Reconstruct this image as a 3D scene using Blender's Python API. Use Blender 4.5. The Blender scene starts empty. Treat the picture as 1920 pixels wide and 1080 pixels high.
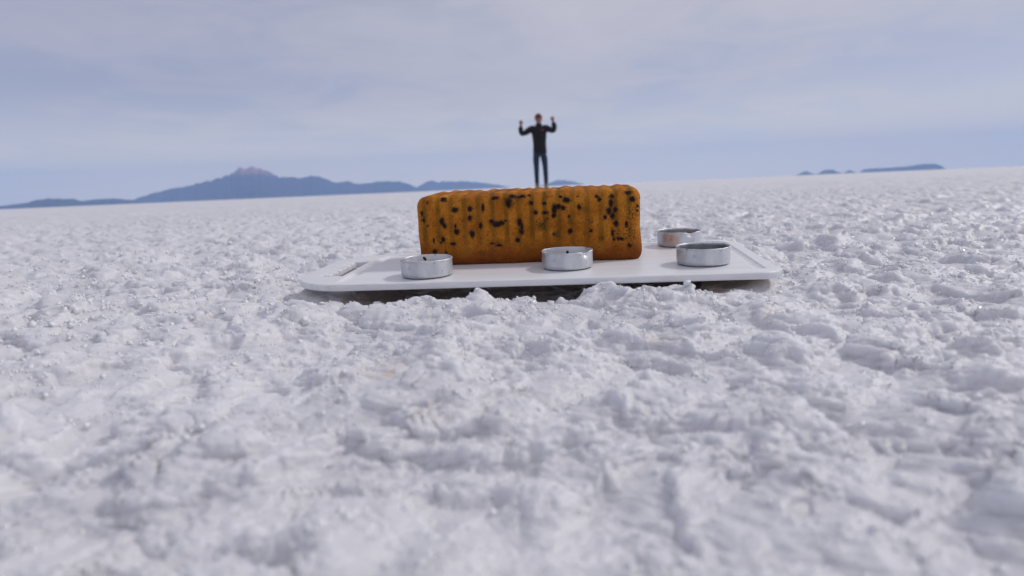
import bpy, bmesh, math, random
import numpy as np
from mathutils import Matrix, Vector

scene = bpy.context.scene
COL = scene.collection
random.seed(4)
RNG = np.random.default_rng(11)

# ------------------------------------------------------------------ camera
EYE = 0.088                                     # the camera lies almost on the salt
ROLL, PITCH = math.atan(0.0425), math.atan(188.1 / 1280)
_f = np.array([0, math.cos(PITCH), -math.sin(PITCH)])
_u0 = np.cross([1, 0, 0], _f)
_r = math.cos(ROLL) * np.array([1.0, 0, 0]) - math.sin(ROLL) * _u0
_u = math.sin(ROLL) * np.array([1.0, 0, 0]) + math.cos(ROLL) * _u0
cd = bpy.data.cameras.new('camera')
cam = bpy.data.objects.new('camera', cd)
COL.objects.link(cam)
cam.matrix_world = Matrix(((_r[0], _u[0], -_f[0], 0), (_r[1], _u[1], -_f[1], 0),
                           (_r[2], _u[2], -_f[2], EYE), (0, 0, 0, 1)))
cd.sensor_width = 36
cd.lens = 24
cd.clip_start = 0.004
cd.clip_end = 400000
cd.dof.use_dof = True
cd.dof.focus_distance = 0.52
cd.dof.aperture_fstop = 10
scene.camera = cam

# ------------------------------------------------------------------ sky and sun
SUN_EL, SUN_AZ = math.radians(45), math.radians(72)     # azimuth from +Y towards +X
w = bpy.data.worlds.new('World')
scene.world = w
w.use_nodes = True
nt = w.node_tree
nt.nodes.clear()


def N(tree, t, **kw):
    n = tree.nodes.new(t)
    for k, v in kw.items():
        if k in n.inputs:
            n.inputs[k].default_value = v
        else:
            setattr(n, k, v)
    return n


out = N(nt, 'ShaderNodeOutputWorld')
bg = N(nt, 'ShaderNodeBackground', Strength=0.1)
sky = N(nt, 'ShaderNodeTexSky', sky_type='NISHITA', sun_disc=False, sun_elevation=SUN_EL, sun_rotation=SUN_AZ,
        altitude=3650)
tc = N(nt, 'ShaderNodeTexCoord')
sep = N(nt, 'ShaderNodeSeparateXYZ')
nt.links.new(tc.outputs['Generated'], sep.inputs[0])
za = N(nt, 'ShaderNodeMath', operation='ADD'); za.inputs[1].default_value = 0.10
zm = N(nt, 'ShaderNodeMath', operation='MAXIMUM'); zm.inputs[1].default_value = 0.06
nt.links.new(sep.outputs['Z'], za.inputs[0]); nt.links.new(za.outputs[0], zm.inputs[0])
cx = N(nt, 'ShaderNodeMath', operation='DIVIDE'); cy = N(nt, 'ShaderNodeMath', operation='DIVIDE')
nt.links.new(sep.outputs['X'], cx.inputs[0]); nt.links.new(zm.outputs[0], cx.inputs[1])
nt.links.new(sep.outputs['Y'], cy.inputs[0]); nt.links.new(zm.outputs[0], cy.inputs[1])
cmb = N(nt, 'ShaderNodeCombineXYZ')
nt.links.new(cx.outputs[0], cmb.inputs[0]); nt.links.new(cy.outputs[0], cmb.inputs[1])
n1 = N(nt, 'ShaderNodeTexNoise', Scale=0.42, Detail=6.0, Roughness=0.5, Distortion=0.3)
n2 = N(nt, 'ShaderNodeTexNoise', Scale=1.7, Detail=8.0, Roughness=0.6, Distortion=0.8)
nt.links.new(cmb.outputs[0], n1.inputs['Vector']); nt.links.new(cmb.outputs[0], n2.inputs['Vector'])
add = N(nt, 'ShaderNodeMath', operation='MULTIPLY_ADD'); add.inputs[1].default_value = 0.50
nt.links.new(n2.outputs['Fac'], add.inputs[0]); nt.links.new(n1.outputs['Fac'], add.inputs[2])
cov = N(nt, 'ShaderNodeMapRange', interpolation_type='SMOOTHSTEP')
for k, v in (('From Min', 0.60), ('From Max', 0.80), ('To Min', 0.79), ('To Max', 1.0)):
    cov.inputs[k].default_value = v
nt.links.new(add.outputs[0], cov.inputs['Value'])
cc = N(nt, 'ShaderNodeMixRGB')                        # thinner and thicker parts of the cloud sheet
cc.inputs[1].default_value = (4.15, 4.18, 5.05, 1)
cc.inputs[2].default_value = (5.85, 5.62, 6.05, 1)
ew = N(nt, 'ShaderNodeMath', operation='MULTIPLY_ADD', use_clamp=True)      # the sheet thickens to the east
ew.inputs[1].default_value = 0.58
nt.links.new(sep.outputs['X'], ew.inputs[0]); nt.links.new(add.outputs[0], ew.inputs[2])
ec = N(nt, 'ShaderNodeMapRange')
for k, v in (('From Min', 0.40), ('From Max', 0.98), ('To Min', 0.0), ('To Max', 1.0)):
    ec.inputs[k].default_value = v
nt.links.new(ew.outputs[0], ec.inputs['Value'])
nt.links.new(ec.outputs[0], cc.inputs[0])
hz = N(nt, 'ShaderNodeMapRange', interpolation_type='SMOOTHSTEP')    # the sheet brightens towards the horizon
for k, v in (('From Min', 0.0), ('From Max', 0.16), ('To Min', 1.0), ('To Max', 0.0)):
    hz.inputs[k].default_value = v
nt.links.new(sep.outputs['Z'], hz.inputs['Value'])
cb = N(nt, 'ShaderNodeMixRGB')
nt.links.new(hz.outputs[0], cb.inputs[0]); nt.links.new(cc.outputs[0], cb.inputs[1]); cb.inputs[2].default_value = (9.9, 8.9, 7.1, 1)
mx = N(nt, 'ShaderNodeMixRGB')
nt.links.new(cov.outputs[0], mx.inputs[0]); nt.links.new(sky.outputs[0], mx.inputs[1]); nt.links.new(cb.outputs[0], mx.inputs[2])
nt.links.new(mx.outputs[0], bg.inputs['Color'])
nt.links.new(bg.outputs[0], out.inputs['Surface'])

sd = bpy.data.lights.new('sun', 'SUN')
sd.energy = 1.5
sd.angle = math.radians(7)
sd.color = (1.0, 0.965, 0.92)
sun = bpy.data.objects.new('sun', sd)
COL.objects.link(sun)
_s = Vector((math.sin(SUN_AZ) * math.cos(SUN_EL), math.cos(SUN_AZ) * math.cos(SUN_EL), math.sin(SUN_EL)))
sun.rotation_euler = _s.to_track_quat('Z', 'Y').to_euler()
sun.location = (3, 1, 4)

scene.view_settings.view_transform = 'Standard'
scene.view_settings.look = 'None'
scene.view_settings.exposure = 0.0
scene.view_settings.gamma = 1.0
scene.render.engine = 'CYCLES'
scene.cycles.use_denoising = True
scene.cycles.volume_bounces = 1
scene.cycles.max_bounces = 12
scene.cycles.diffuse_bounces = 7

# ------------------------------------------------------------------ helpers


def tag(o, label=None, cat=None, group=None, kind=None):
    if label: o['label'] = label
    if cat: o['category'] = cat
    if group: o['group'] = group
    if kind: o['kind'] = kind
    return o


def link(name, me, mat=None, parent=None, smooth=True):
    o = bpy.data.objects.new(name, me)
    COL.objects.link(o)
    if mat:
        me.materials.clear(); me.materials.append(mat)
    if parent:
        o.parent = parent
    if smooth:
        me.polygons.foreach_set('use_smooth', np.ones(len(me.polygons), bool))
    return o


def mesh_np(name, v, quads):
    me = bpy.data.meshes.new(name)
    nv, nq, k = len(v), len(quads), quads.shape[1]
    me.vertices.add(nv)
    me.vertices.foreach_set('co', np.ascontiguousarray(v, np.float32).ravel())
    me.loops.add(nq * k)
    me.loops.foreach_set('vertex_index', np.ascontiguousarray(quads, np.int32).ravel())
    me.polygons.add(nq)
    me.polygons.foreach_set('loop_start', np.arange(0, nq * k, k, dtype=np.int32))
    me.update(calc_edges=True)
    return me


def attr(me, name, vals):
    a = me.attributes.new(name, 'FLOAT', 'POINT')
    a.data.foreach_set('value', np.ascontiguousarray(vals, np.float32))


def sstep(a, b, x):
    t = np.clip((x - a) / (b - a), 0, 1)
    return t * t * (3 - 2 * t)


def _hash(ix, iy, seed):
    h = (ix.astype(np.int64) * 374761393 + iy.astype(np.int64) * 668265263 + seed * 974634777) & 0xFFFFFFFF
    h = ((h ^ (h >> 13)) * 1274126177) & 0xFFFFFFFF
    return (h ^ (h >> 16)) & 0xFFFF


_ANG = np.arange(1024) * (2 * np.pi / 1024)
_GX, _GY = np.cos(_ANG).astype(np.float32), np.sin(_ANG).astype(np.float32)


def gnoise(x, y, seed):
    """2-D gradient noise, about -0.7..0.7"""
    x0, y0 = np.floor(x), np.floor(y)
    fx, fy = x - x0, y - y0
    ix, iy = x0.astype(np.int64), y0.astype(np.int64)
    u = fx * fx * fx * (fx * (fx * 6 - 15) + 10)
    v = fy * fy * fy * (fy * (fy * 6 - 15) + 10)

    def g(dx, dy):
        h = _hash(ix + dx, iy + dy, seed) & 1023
        return _GX[h] * (fx - dx) + _GY[h] * (fy - dy)
    a, b, c, d = g(0, 0), g(1, 0), g(0, 1), g(1, 1)
    return (a + u * (b - a)) + v * ((c + u * (d - c)) - (a + u * (b - a)))


def worley(x, y, seed):
    x0, y0 = np.floor(x).astype(np.int64), np.floor(y).astype(np.int64)
    best = np.full(x.shape, 9.0)
    for dx in (-1, 0, 1):
        for dy in (-1, 0, 1):
            cx_, cy_ = x0 + dx, y0 + dy
            px = cx_ + _hash(cx_, cy_, seed) / 65536.0
            py = cy_ + _hash(cx_, cy_, seed + 7) / 65536.0
            best = np.minimum(best, (x - px) ** 2 + (y - py) ** 2)
    return np.sqrt(best)


def material(name):
    m = bpy.data.materials.new(name)
    m.use_nodes = True
    t = m.node_tree
    return m, t, t.nodes['Principled BSDF']


def set_p(b, **kw):
    for k, v in kw.items():
        k = k.replace('_', ' ')
        b.inputs[k].default_value = v


def ramp(t, src, stops):
    r = t.nodes.new('ShaderNodeValToRGB')
    e = r.color_ramp.elements
    while len(e) < len(stops): e.new(0.5)
    for el, (p, c) in zip(e, stops):
        el.position = p; el.color = (*c, 1) if len(c) == 3 else c
    t.links.new(src, r.inputs[0])
    return r


def noise_node(t, scale, detail=4, rough=0.55, coord='Object', stretch=None, dist=0.0):
    c = t.nodes.new('ShaderNodeTexCoord')
    n = t.nodes.new('ShaderNodeTexNoise')
    n.inputs['Scale'].default_value = scale
    n.inputs['Detail'].default_value = detail
    n.inputs['Roughness'].default_value = rough
    n.inputs['Distortion'].default_value = dist
    src = c.outputs[coord]
    if stretch:
        mp = t.nodes.new('ShaderNodeMapping')
        mp.inputs['Scale'].default_value = stretch
        t.links.new(src, mp.inputs[0]); src = mp.outputs[0]
    t.links.new(src, n.inputs['Vector'])
    return n


def mixc(t, fac, a, b, mode='MIX'):
    m = t.nodes.new('ShaderNodeMixRGB')
    m.blend_type = mode
    for k, s in ((0, fac), (1, a), (2, b)):
        if hasattr(s, 'is_output'):
            t.links.new(s, m.inputs[k])
        elif k == 0:
            m.inputs[0].default_value = s
        else:
            m.inputs[k].default_value = (*s, 1)
    return m.outputs[0]


def bump(t, b, h, strength, dist, normal=None):
    n = t.nodes.new('ShaderNodeBump')
    n.inputs['Strength'].default_value = strength
    n.inputs['Distance'].default_value = dist
    t.links.new(h, n.inputs['Height'])
    if normal: t.links.new(normal, n.inputs['Normal'])
    t.links.new(n.outputs[0], b.inputs['Normal'])
    return n.outputs[0]


def attr_node(t, name):
    a = t.nodes.new('ShaderNodeAttribute')
    a.attribute_name = name
    return a.outputs['Fac']


def plain(name, col, rough=0.6, metallic=0.0, nscale=None, var=0.2):
    m, t, b = material(name)
    set_p(b, Roughness=rough, Metallic=metallic)
    if nscale:
        n = noise_node(t, nscale, 5)
        lo = tuple(c * (1 - var) for c in col); hi = tuple(min(1, c * (1 + var)) for c in col)
        t.links.new(ramp(t, n.outputs['Fac'], ((0.35, lo), (0.65, hi))).outputs[0], b.inputs['Base Color'])
        bump(t, b, n.outputs['Fac'], 0.3, 0.004)
    else:
        b.inputs['Base Color'].default_value = (*col, 1)
    return m


# ------------------------------------------------------------------ materials
def salt_material(name, sss=True):
    m, t, b = material(name)
    set_p(b, Roughness=0.42, IOR=1.5)
    big = noise_node(t, 9.0, 5)
    c = ramp(t, big.outputs['Fac'], ((0.3, (0.67, 0.665, 0.69)), (0.7, (0.745, 0.74, 0.765)))).outputs[0]
    wide = noise_node(t, 0.9, 6, 0.65)
    c = mixc(t, ramp(t, wide.outputs['Fac'], ((0.50, (0, 0, 0)), (0.70, (0.6, 0.6, 0.6)))).outputs[0], c, (0.60, 0.59, 0.605))
    spot = noise_node(t, 30.0, 3, 0.6)
    sf = ramp(t, spot.outputs['Fac'], ((0.58, (0, 0, 0)), (0.82, (0.32, 0.32, 0.32)))).outputs[0]
    c = mixc(t, sf, c, (0.62, 0.585, 0.53))
    c = mixc(t, attr_node(t, 'under_tint'), c, (0.42, 0.335, 0.265))
    c = mixc(t, attr_node(t, 'rust'), c, (0.50, 0.30, 0.11))
    t.links.new(c, b.inputs['Base Color'])
    if sss:
        set_p(b, Subsurface_Weight=0.75, Subsurface_Scale=0.007)
        b.inputs['Subsurface Radius'].default_value = (0.9, 0.95, 1.0)
    f1 = noise_node(t, 900.0, 3, 0.7)
    f2 = noise_node(t, 260.0, 3, 0.6)
    nrm = bump(t, b, f2.outputs['Fac'], 0.4, 0.002)
    bump(t, b, f1.outputs['Fac'], 0.4, 0.0007, nrm)
    return m


M_SALT = salt_material('salt_crust')


def crystal_material():
    m, t, b = material('salt_crystal')
    set_p(b, Roughness=0.13, IOR=1.52, Base_Color=(0.86, 0.86, 0.88, 1))
    return m


M_CRYSTAL = crystal_material()


def board_material():
    m, t, b = material('white_plastic')
    set_p(b, Roughness=0.38, Subsurface_Weight=0.2, Subsurface_Scale=0.002)
    b.inputs['Subsurface Radius'].default_value = (1, 1, 1)
    scr = noise_node(t, 60.0, 7, 0.75, stretch=(0.18, 6.0, 1.0))
    blot = noise_node(t, 16.0, 4, 0.6)
    c = ramp(t, scr.outputs['Fac'], ((0.34, (0.66, 0.66, 0.675)), (0.52, (0.80, 0.80, 0.815)))).outputs[0]
    bf = ramp(t, blot.outputs['Fac'], ((0.56, (0, 0, 0)), (0.74, (0.3, 0.3, 0.3)))).outputs[0]
    c = mixc(t, bf, c, (0.74, 0.69, 0.62))
    t.links.new(c, b.inputs['Base Color'])
    bump(t, b, scr.outputs['Fac'], 0.12, 0.0006)
    return m


M_BOARD = board_material()


def cup_material():
    m, t, b = material('dull_aluminium')
    set_p(b, Metallic=0.85)
    spk = noise_node(t, 330.0, 3, 0.6)
    cl = noise_node(t, 70.0, 2, 0.5)
    s1 = ramp(t, spk.outputs['Fac'], ((0.62, (0, 0, 0)), (0.72, (0.8, 0.8, 0.8)))).outputs[0]
    s2 = ramp(t, cl.outputs['Fac'], ((0.48, (0, 0, 0)), (0.62, (1, 1, 1)))).outputs[0]
    sp = mixc(t, 1.0, s1, s2, 'MULTIPLY')
    tone = noise_node(t, 45.0, 4, 0.6, stretch=(1, 1, 0.45))
    c = ramp(t, tone.outputs['Fac'], ((0.32, (0.46, 0.47, 0.50)), (0.66, (0.76, 0.77, 0.79)))).outputs[0]
    c = mixc(t, sp, c, (0.10, 0.10, 0.12))
    c = mixc(t, attr_node(t, 'rust'), c, (0.62, 0.34, 0.17))
    c = mixc(t, attr_node(t, 'soot'), c, (0.12, 0.12, 0.13))
    t.links.new(c, b.inputs['Base Color'])
    rr = ramp(t, tone.outputs['Fac'], ((0.3, (0.36,) * 3), (0.7, (0.60,) * 3))).outputs[0]
    t.links.new(rr, b.inputs['Roughness'])
    bump(t, b, tone.outputs['Fac'], 0.25, 0.0012)
    return m


M_CUP = cup_material()
M_WAX = plain('candle_wax', (0.72, 0.71, 0.70), 0.4, nscale=120, var=0.08)
M_WICK_TIP = plain('burnt_wick', (0.012, 0.011, 0.010), 0.9)
M_WICK = plain('cotton_wick', (0.72, 0.58, 0.28), 0.8)


def cake_material():
    m, t, b = material('cake_crust')
    set_p(b, Roughness=0.8, Specular_IOR_Level=0.18)
    big = noise_node(t, 55.0, 5, 0.6)
    fine = noise_node(t, 900.0, 4, 0.75)
    c = ramp(t, big.outputs['Fac'], ((0.32, (0.36, 0.105, 0.008)), (0.52, (0.54, 0.185, 0.014)), (0.72, (0.67, 0.265, 0.028)))).outputs[0]
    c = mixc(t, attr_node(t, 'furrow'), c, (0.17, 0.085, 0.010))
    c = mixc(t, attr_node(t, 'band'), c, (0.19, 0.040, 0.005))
    ff = ramp(t, fine.outputs['Fac'], ((0.36, (0.66,) * 3), (0.62, (1.06,) * 3))).outputs[0]
    c = mixc(t, 1.0, c, ff, 'MULTIPLY')
    c = mixc(t, attr_node(t, 'pore'), c, (0.10, 0.045, 0.012))
    c = mixc(t, attr_node(t, 'chocolate'), c, (0.018, 0.009, 0.009))
    t.links.new(c, b.inputs['Base Color'])
    bump(t, b, fine.outputs['Fac'], 0.5, 0.0012)
    return m


M_CAKE = cake_material()

# ------------------------------------------------------------------ board frame on the salt
TILT, YAW = math.radians(2.5), math.radians(-5.4)
P0 = np.array([0.019, 0.4748, 0.0242])
BX = np.array([math.cos(YAW), math.sin(YAW), 0])
BY = np.array([-math.sin(YAW) * math.cos(TILT), math.cos(YAW) * math.cos(TILT), math.sin(TILT)])
BN = np.cross(BX, BY)
BOARD_M = Matrix([[BX[i], BY[i], BN[i], P0[i]] for i in range(3)] + [[0, 0, 0, 1]])
B_X0, B_X1, B_D0, B_D1, B_T = -0.1880, 0.1670, 0.150, 0.182, 0.0052


def on_board(x, y, z=0.0, rz=0.0):
    return BOARD_M @ Matrix.Translation((x, y, z)) @ Matrix.Rotation(rz, 4, 'Z')


# ------------------------------------------------------------------ ground: one sheet from under the lens to the horizon
def clods(x, y, spacing):
    """height of the salt crust, metres; wavelengths the grid cannot carry fade out"""
    def wl(lam):
        return sstep(1.6, 3.2, lam / spacing)
    wx = x + 0.007 * gnoise(x / 0.03, y / 0.03, 1) + 0.0025 * gnoise(x / 0.009, y / 0.009, 2)
    wy = y + 0.007 * gnoise(x / 0.03, y / 0.03, 3) + 0.0025 * gnoise(x / 0.009, y / 0.009, 4)
    B = gnoise(wx / 0.085, wy / 0.085, 5) + 0.55 * gnoise(wx / 0.043, wy / 0.043, 6) + 0.25 * gnoise(x / 0.5, y / 0.5, 17)
    B = B + 0.10 * gnoise(wx / 0.016, wy / 0.016, 18) * wl(0.016)
    s = B * 2.3 + 0.4
    fl = np.floor(s)
    fr = s - fl
    ledge = sstep(0.40, 0.70, fr) * sstep(1.0, 0.85, fr)       # broken edges of the crust layers
    h = (0.0062 * (fl + sstep(0.56, 0.82, fr)) + 0.0015 * B) * wl(0.05) - 0.0045
    m = np.clip(0.25 + 0.75 * ledge, 0, 1)
    up = sstep(-0.5, 0.6, B)
    a0 = np.abs(gnoise(wx / 0.072 + 3.1, wy / 0.072, 19))
    h += 0.022 * a0 * wl(0.072) - 0.0015
    a = np.abs(gnoise(wx / 0.036, wy / 0.036, 7))
    h += 0.0165 * a * (0.35 + 0.65 * up) * wl(0.036)
    b = np.abs(gnoise(wx / 0.015, wy / 0.015, 8))
    h += 0.0030 * b * (0.4 + 0.6 * up) * wl(0.015)
    h += 0.0012 * np.abs(gnoise(wx / 0.0066, wy / 0.0066, 9)) * (0.4 + 1.1 * ledge) * wl(0.0066)
    h += 0.0006 * gnoise(x / 0.0030, y / 0.0030, 10) * (0.4 + 1.8 * ledge) * wl(0.003)
    h += 0.0003 * gnoise(x / 0.0014, y / 0.0014, 12) * (0.4 + 1.8 * ledge) * wl(0.0014)
    h += 0.010 * gnoise(x / 0.9, y / 0.9, 13) + 0.006 * gnoise(x / 0.27, y / 0.27, 14)
    return h, m


def board_sd(x, y):
    """signed distance to the board's outline in plan and board coordinates"""
    dx, dy = x - P0[0], y - P0[1]
    bx, by = dx * BX[0] + dy * BX[1], -dx * BX[1] + dy * BX[0]
    cxm, hx = (B_X0 + B_X1) / 2, (B_X1 - B_X0) / 2
    dd = B_D0 + (B_D1 - B_D0) * (bx - B_X0) / (B_X1 - B_X0)
    qx, qy = np.abs(bx - cxm) - hx + 0.03, np.abs(by - dd / 2) - dd / 2 + 0.03
    sd = np.hypot(np.maximum(qx, 0), np.maximum(qy, 0)) + np.minimum(np.maximum(qx, qy), 0) - 0.03
    return sd, bx, by


_gx, _gy = np.meshgrid(np.linspace(-0.6, 0.6, 300), np.linspace(0.15, 1.35, 300))
MEAN = float(clods(_gx, _gy, np.full(_gx.shape, 0.001))[0].mean())


def ground_height(x, y, spacing):
    h, m = clods(x / 0.76, y / 0.76, spacing / 0.76)
    r = np.hypot(x, y)
    h = 0.0095 + 0.66 * (h - MEAN) * (1 - 0.35 * sstep(0.8, 8.0, r))
    h = 0.0105 + (h - 0.0105) * (1 - 0.45 * sstep(30, 200, r))
    far = sstep(2.0, 7.0, r)                                 # out here only the broader heaps of crust still show
    fn = np.abs(gnoise(x / 0.15 + 0.3 * gnoise(x / 0.31, y / 0.31, 51), y / 0.15, 52))
    h = h + far * (0.026 * (fn - 0.22) * sstep(1.6, 3.2, 0.15 / spacing) + 0.035 * (np.abs(gnoise(x / 0.5, y / 0.5, 53)) - 0.22) * sstep(1.6, 3.2, 0.5 / spacing)) * (1 - 0.6 * sstep(60, 300, r))
    near = sstep(0.30, 0.05, r)                              # nothing pokes up into the lens
    h -= 0.004 * near
    sd, bx, by = board_sd(x, y)
    # a bank of broken crust along the front of the board
    bank = sstep(-0.075, -0.030, by) * sstep(0.010, -0.010, by) * sstep(-0.26, -0.21, bx) * sstep(0.22, 0.14, bx)
    wob = 0.5 + 0.8 * gnoise(bx / 0.05, by / 0.05, 31) + 0.5 * gnoise(bx / 0.021, by / 0.021, 32)
    h += bank * (0.0022 + 0.0045 * wob)
    # the hollow the board bridges; its two ends rest on the crust
    under = P0[2] - B_T + by * math.sin(TILT)
    inset = np.minimum(bx - B_X0, B_X1 - bx)
    gap = 0.0012 + 0.0150 * sstep(0.004, 0.09, inset) + 0.003 * gnoise(bx / 0.022, by / 0.022, 33)
    hollow = sstep(0.008, -0.012, sd + 0.004 * gnoise(bx / 0.02, by / 0.02, 35))
    h = h * (1 - hollow) + hollow * (under - np.maximum(gap, 0.0009) + np.minimum(0.45 * (h - 0.011), np.maximum(gap, 0.0009) - 0.0008))
    h = np.where(sd < 0.004, np.minimum(h, under - 0.0007), h)
    ring = sstep(0.022, 0.004, np.abs(sd - 0.012)) * sstep(0.03, 0.08, by)     # crust heaped against sides and back
    h += ring * (0.0025 + 0.002 * gnoise(bx / 0.03, by / 0.03, 34))
    far_gap = sd < 0.030
    h = np.where(far_gap & (sd > -0.002) & (by > -0.001), np.minimum(h, under + B_T - 0.0006 + np.maximum(sd, 0) * 0.05), h)
    under_tint = sstep(0.006, -0.010, sd) * (0.75 + 0.25 * np.clip(gnoise(bx / 0.03, by / 0.03, 36) * 2, -1, 1))  # brown tint over the board's footprint, uneven at random
    under_tint = under_tint * (1 - 0.75 * sstep(-0.13, -0.16, bx))
    # one rusty fleck in a crumbling lump left of centre, and a few paler ones
    rust = np.zeros_like(h)
    for (sx, sy, sr, am) in ((-0.0560, 0.290, 0.0048, 0.42), (0.074, 0.335, 0.011, 0.15),
                             (-0.03, 0.225, 0.008, 0.08), (0.15, 0.385, 0.012, 0.2), (-0.06, 0.30, 0.02, 0.12)):
        d = np.hypot(x - sx, (y - sy) * 0.8) + 0.003 * gnoise(x / 0.004, y / 0.004, 37)
        rust = np.maximum(rust, am * sstep(sr, sr * 0.2, d))
    return h, m, under_tint, rust


def log_rings():
    rs, r = [0.004], 0.004
    while r < 60000:
        if r < 0.085: k = 0.06
        elif r < 0.75: k = 0.0021
        elif r < 9: k = 0.0030
        elif r < 60: k = 0.006
        elif r < 600: k = 0.03
        else: k = 0.08
        r *= 1 + k
        rs.append(r)
    return np.array(rs)


rings = log_rings()
dense = np.arange(-50, 50.0001, math.degrees(0.0013))
side = [50.0]
step = 0.075
while side[-1] < 178:
    step = min(step * 1.06, 4)
    side.append(side[-1] + step)
side = np.array(side[1:])
side = side[side < 179]
az = np.radians(np.concatenate([-side[::-1], dense, side]))
RR, AZ = np.meshgrid(rings, az, indexing='ij')
X, Y = RR * np.sin(AZ), RR * np.cos(AZ)
dr = np.gradient(rings)[:, None]
da = np.gradient(az)[None, :]
SP = np.maximum(dr, RR * da)
Hh, MM, UNDER_TINT, RUST = ground_height(X, Y, SP)
nr, na = X.shape
ii = (np.arange(nr - 1)[:, None] * na + np.arange(na)[None, :])
jj = np.roll(ii, -1, axis=1)
quads = np.stack([ii, jj, jj + na, ii + na], -1).reshape(-1, 4)[:, ::-1]
V = np.stack([X, Y, Hh], -1).reshape(-1, 3)
# nudge the crumbs sideways a little so that edges crumble and overhang
lam = (sstep(1.6, 3.2, 0.006 / SP) * sstep(0.002, 0.022, board_sd(X, Y)[0])).reshape(-1)
xf, yf = X.reshape(-1), Y.reshape(-1)
V[:, 0] += lam * (0.0018 * gnoise(xf / 0.0055, yf / 0.0055, 41) + 0.0055 * gnoise(xf / 0.021, yf / 0.021, 43))
V[:, 1] += lam * (0.0018 * gnoise(xf / 0.0055, yf / 0.0055, 42) + 0.0055 * gnoise(xf / 0.021, yf / 0.021, 44))
# grain that also runs down steep faces: push along the normal with noise that follows height
G = V.reshape(nr, na, 3)
tr = np.gradient(G, axis=0)
ta = np.roll(G, -1, 1) - np.roll(G, 1, 1)
nn = np.cross(ta, tr)
nn /= np.linalg.norm(nn, axis=2, keepdims=True) + 1e-20
nn *= np.sign(nn[..., 2:3] + 1e-9)
sd_g, _, by_g = board_sd(G[..., 0], G[..., 1])
mask = np.maximum(sstep(0.001, 0.014, sd_g), sstep(0.0045, 0.008, P0[2] - B_T + by_g * math.sin(TILT) - G[..., 2]))
# tops of the clods lean out over their feet
lean = 0.0015 * sstep(0.004, 0.017, G[..., 2]) * mask * sstep(1.6, 3.2, 0.02 / SP) * (0.6 + 0.8 * gnoise(X / 0.04, Y / 0.04, 76))
G[..., 0] += nn[..., 0] * lean
G[..., 1] += nn[..., 1] * lean
gx, gy = G[..., 0], G[..., 1] + 3.2 * G[..., 2]
dd = np.zeros_like(gx)
for lam_, am_, sd_ in ((0.0150, 0.0020, 71), (0.0075, 0.0009, 77), (0.0040, 0.0005, 73), (0.0019, 0.0003, 74)):
    wgt = sstep(1.6, 3.0, lam_ / SP)
    g_ = gnoise(gx / lam_ + 0.35 * gnoise(gx / lam_ / 2.3, gy / lam_ / 2.3, sd_ + 20), gy / lam_, sd_)
    dd += wgt * am_ * (1.6 * np.abs(g_) - 0.3 if lam_ > 0.01 else (0.45 - 1.7 * np.abs(g_) if lam_ > 0.005 else 1.3 * g_))
patch = sstep(-0.35, 0.35, gnoise(gx / 0.05, gy / 0.05, 75))
V = (G + nn * (dd * mask * (0.45 + 0.75 * patch))[..., None]).reshape(-1, 3)
CREST = np.clip(0.25 + dd / 0.0012, 0.02, 1) ** 1.5 * sstep(-0.004, 0.016, G[..., 2]) * (RR > 0.11) * (RR < 1.3) * (np.abs(AZ) < math.radians(52)) * mask * (sd_g > 0.003)
CREST *= 0.25 + sstep(-0.1, 0.3, gnoise(X / 0.03, Y / 0.03, 78))
CREST *= dr * da / RR ** 0.35                          # area, thinning with distance
CREST = np.cumsum(CREST.reshape(-1)); CREST /= CREST[-1]
del G, tr, ta, nn, gx, gy, dd
hub = np.array([[0, 0, float(Hh[0].mean())]])
me = mesh_np('ground', np.concatenate([V, hub]), quads)
attr(me, 'under_tint', np.append(UNDER_TINT.reshape(-1), 0))
attr(me, 'rust', np.append(RUST.reshape(-1), 0))
ground = tag(link('ground', me, M_SALT), kind='structure')


# loose crystals and crumbs of salt lying on the crust
def crumbs(n):
    pick = np.searchsorted(CREST, RNG.random(n))
    P = V[pick]
    x, y, h = P[:, 0], P[:, 1], P[:, 2]
    r = np.hypot(x, y)
    s = (0.00022 + 0.0005 * RNG.random(n) ** 2 + 0.0014 * RNG.random(n) ** 30) * np.clip(r / 0.40, 0.6, 1.6)
    x = x + RNG.normal(0, 0.0004, n); y = y + RNG.normal(0, 0.0004, n)
    base = np.array([[-1, -1, -1], [1, -1, -1], [1, 1, -1], [-1, 1, -1], [-1, -1, 1], [1, -1, 1], [1, 1, 1], [-1, 1, 1]], float)
    v = base[None] * (0.55 + 0.45 * RNG.random((n, 1, 3))) + RNG.normal(0, 0.16, (n, 8, 3))
    q = RNG.normal(size=(n, 4)); q /= np.linalg.norm(q, axis=1)[:, None]
    w_, x_, y_, z_ = q.T
    R = np.stack([1 - 2 * (y_**2 + z_**2), 2 * (x_ * y_ - z_ * w_), 2 * (x_ * z_ + y_ * w_),
                  2 * (x_ * y_ + z_ * w_), 1 - 2 * (x_**2 + z_**2), 2 * (y_ * z_ - x_ * w_),
                  2 * (x_ * z_ - y_ * w_), 2 * (y_ * z_ + x_ * w_), 1 - 2 * (x_**2 + y_**2)], -1).reshape(n, 3, 3)
    v = np.einsum('nij,nkj->nki', R, v) * s[:, None, None]
    v += np.stack([x, y, h + s * 0.2], -1)[:, None]
    f = np.array([[0, 3, 2, 1], [4, 5, 6, 7], [0, 1, 5, 4], [1, 2, 6, 5], [2, 3, 7, 6], [3, 0, 4, 7]])
    F = (f[None] + 8 * np.arange(n)[:, None, None]).reshape(-1, 4)
    return mesh_np('salt_crystals', v.reshape(-1, 3), F)


tag(link('salt_crystals', crumbs(36000), M_CRYSTAL, smooth=False),
    'loose white salt crystals and crumbs scattered over the crust', 'salt crystals', kind='stuff')


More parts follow.
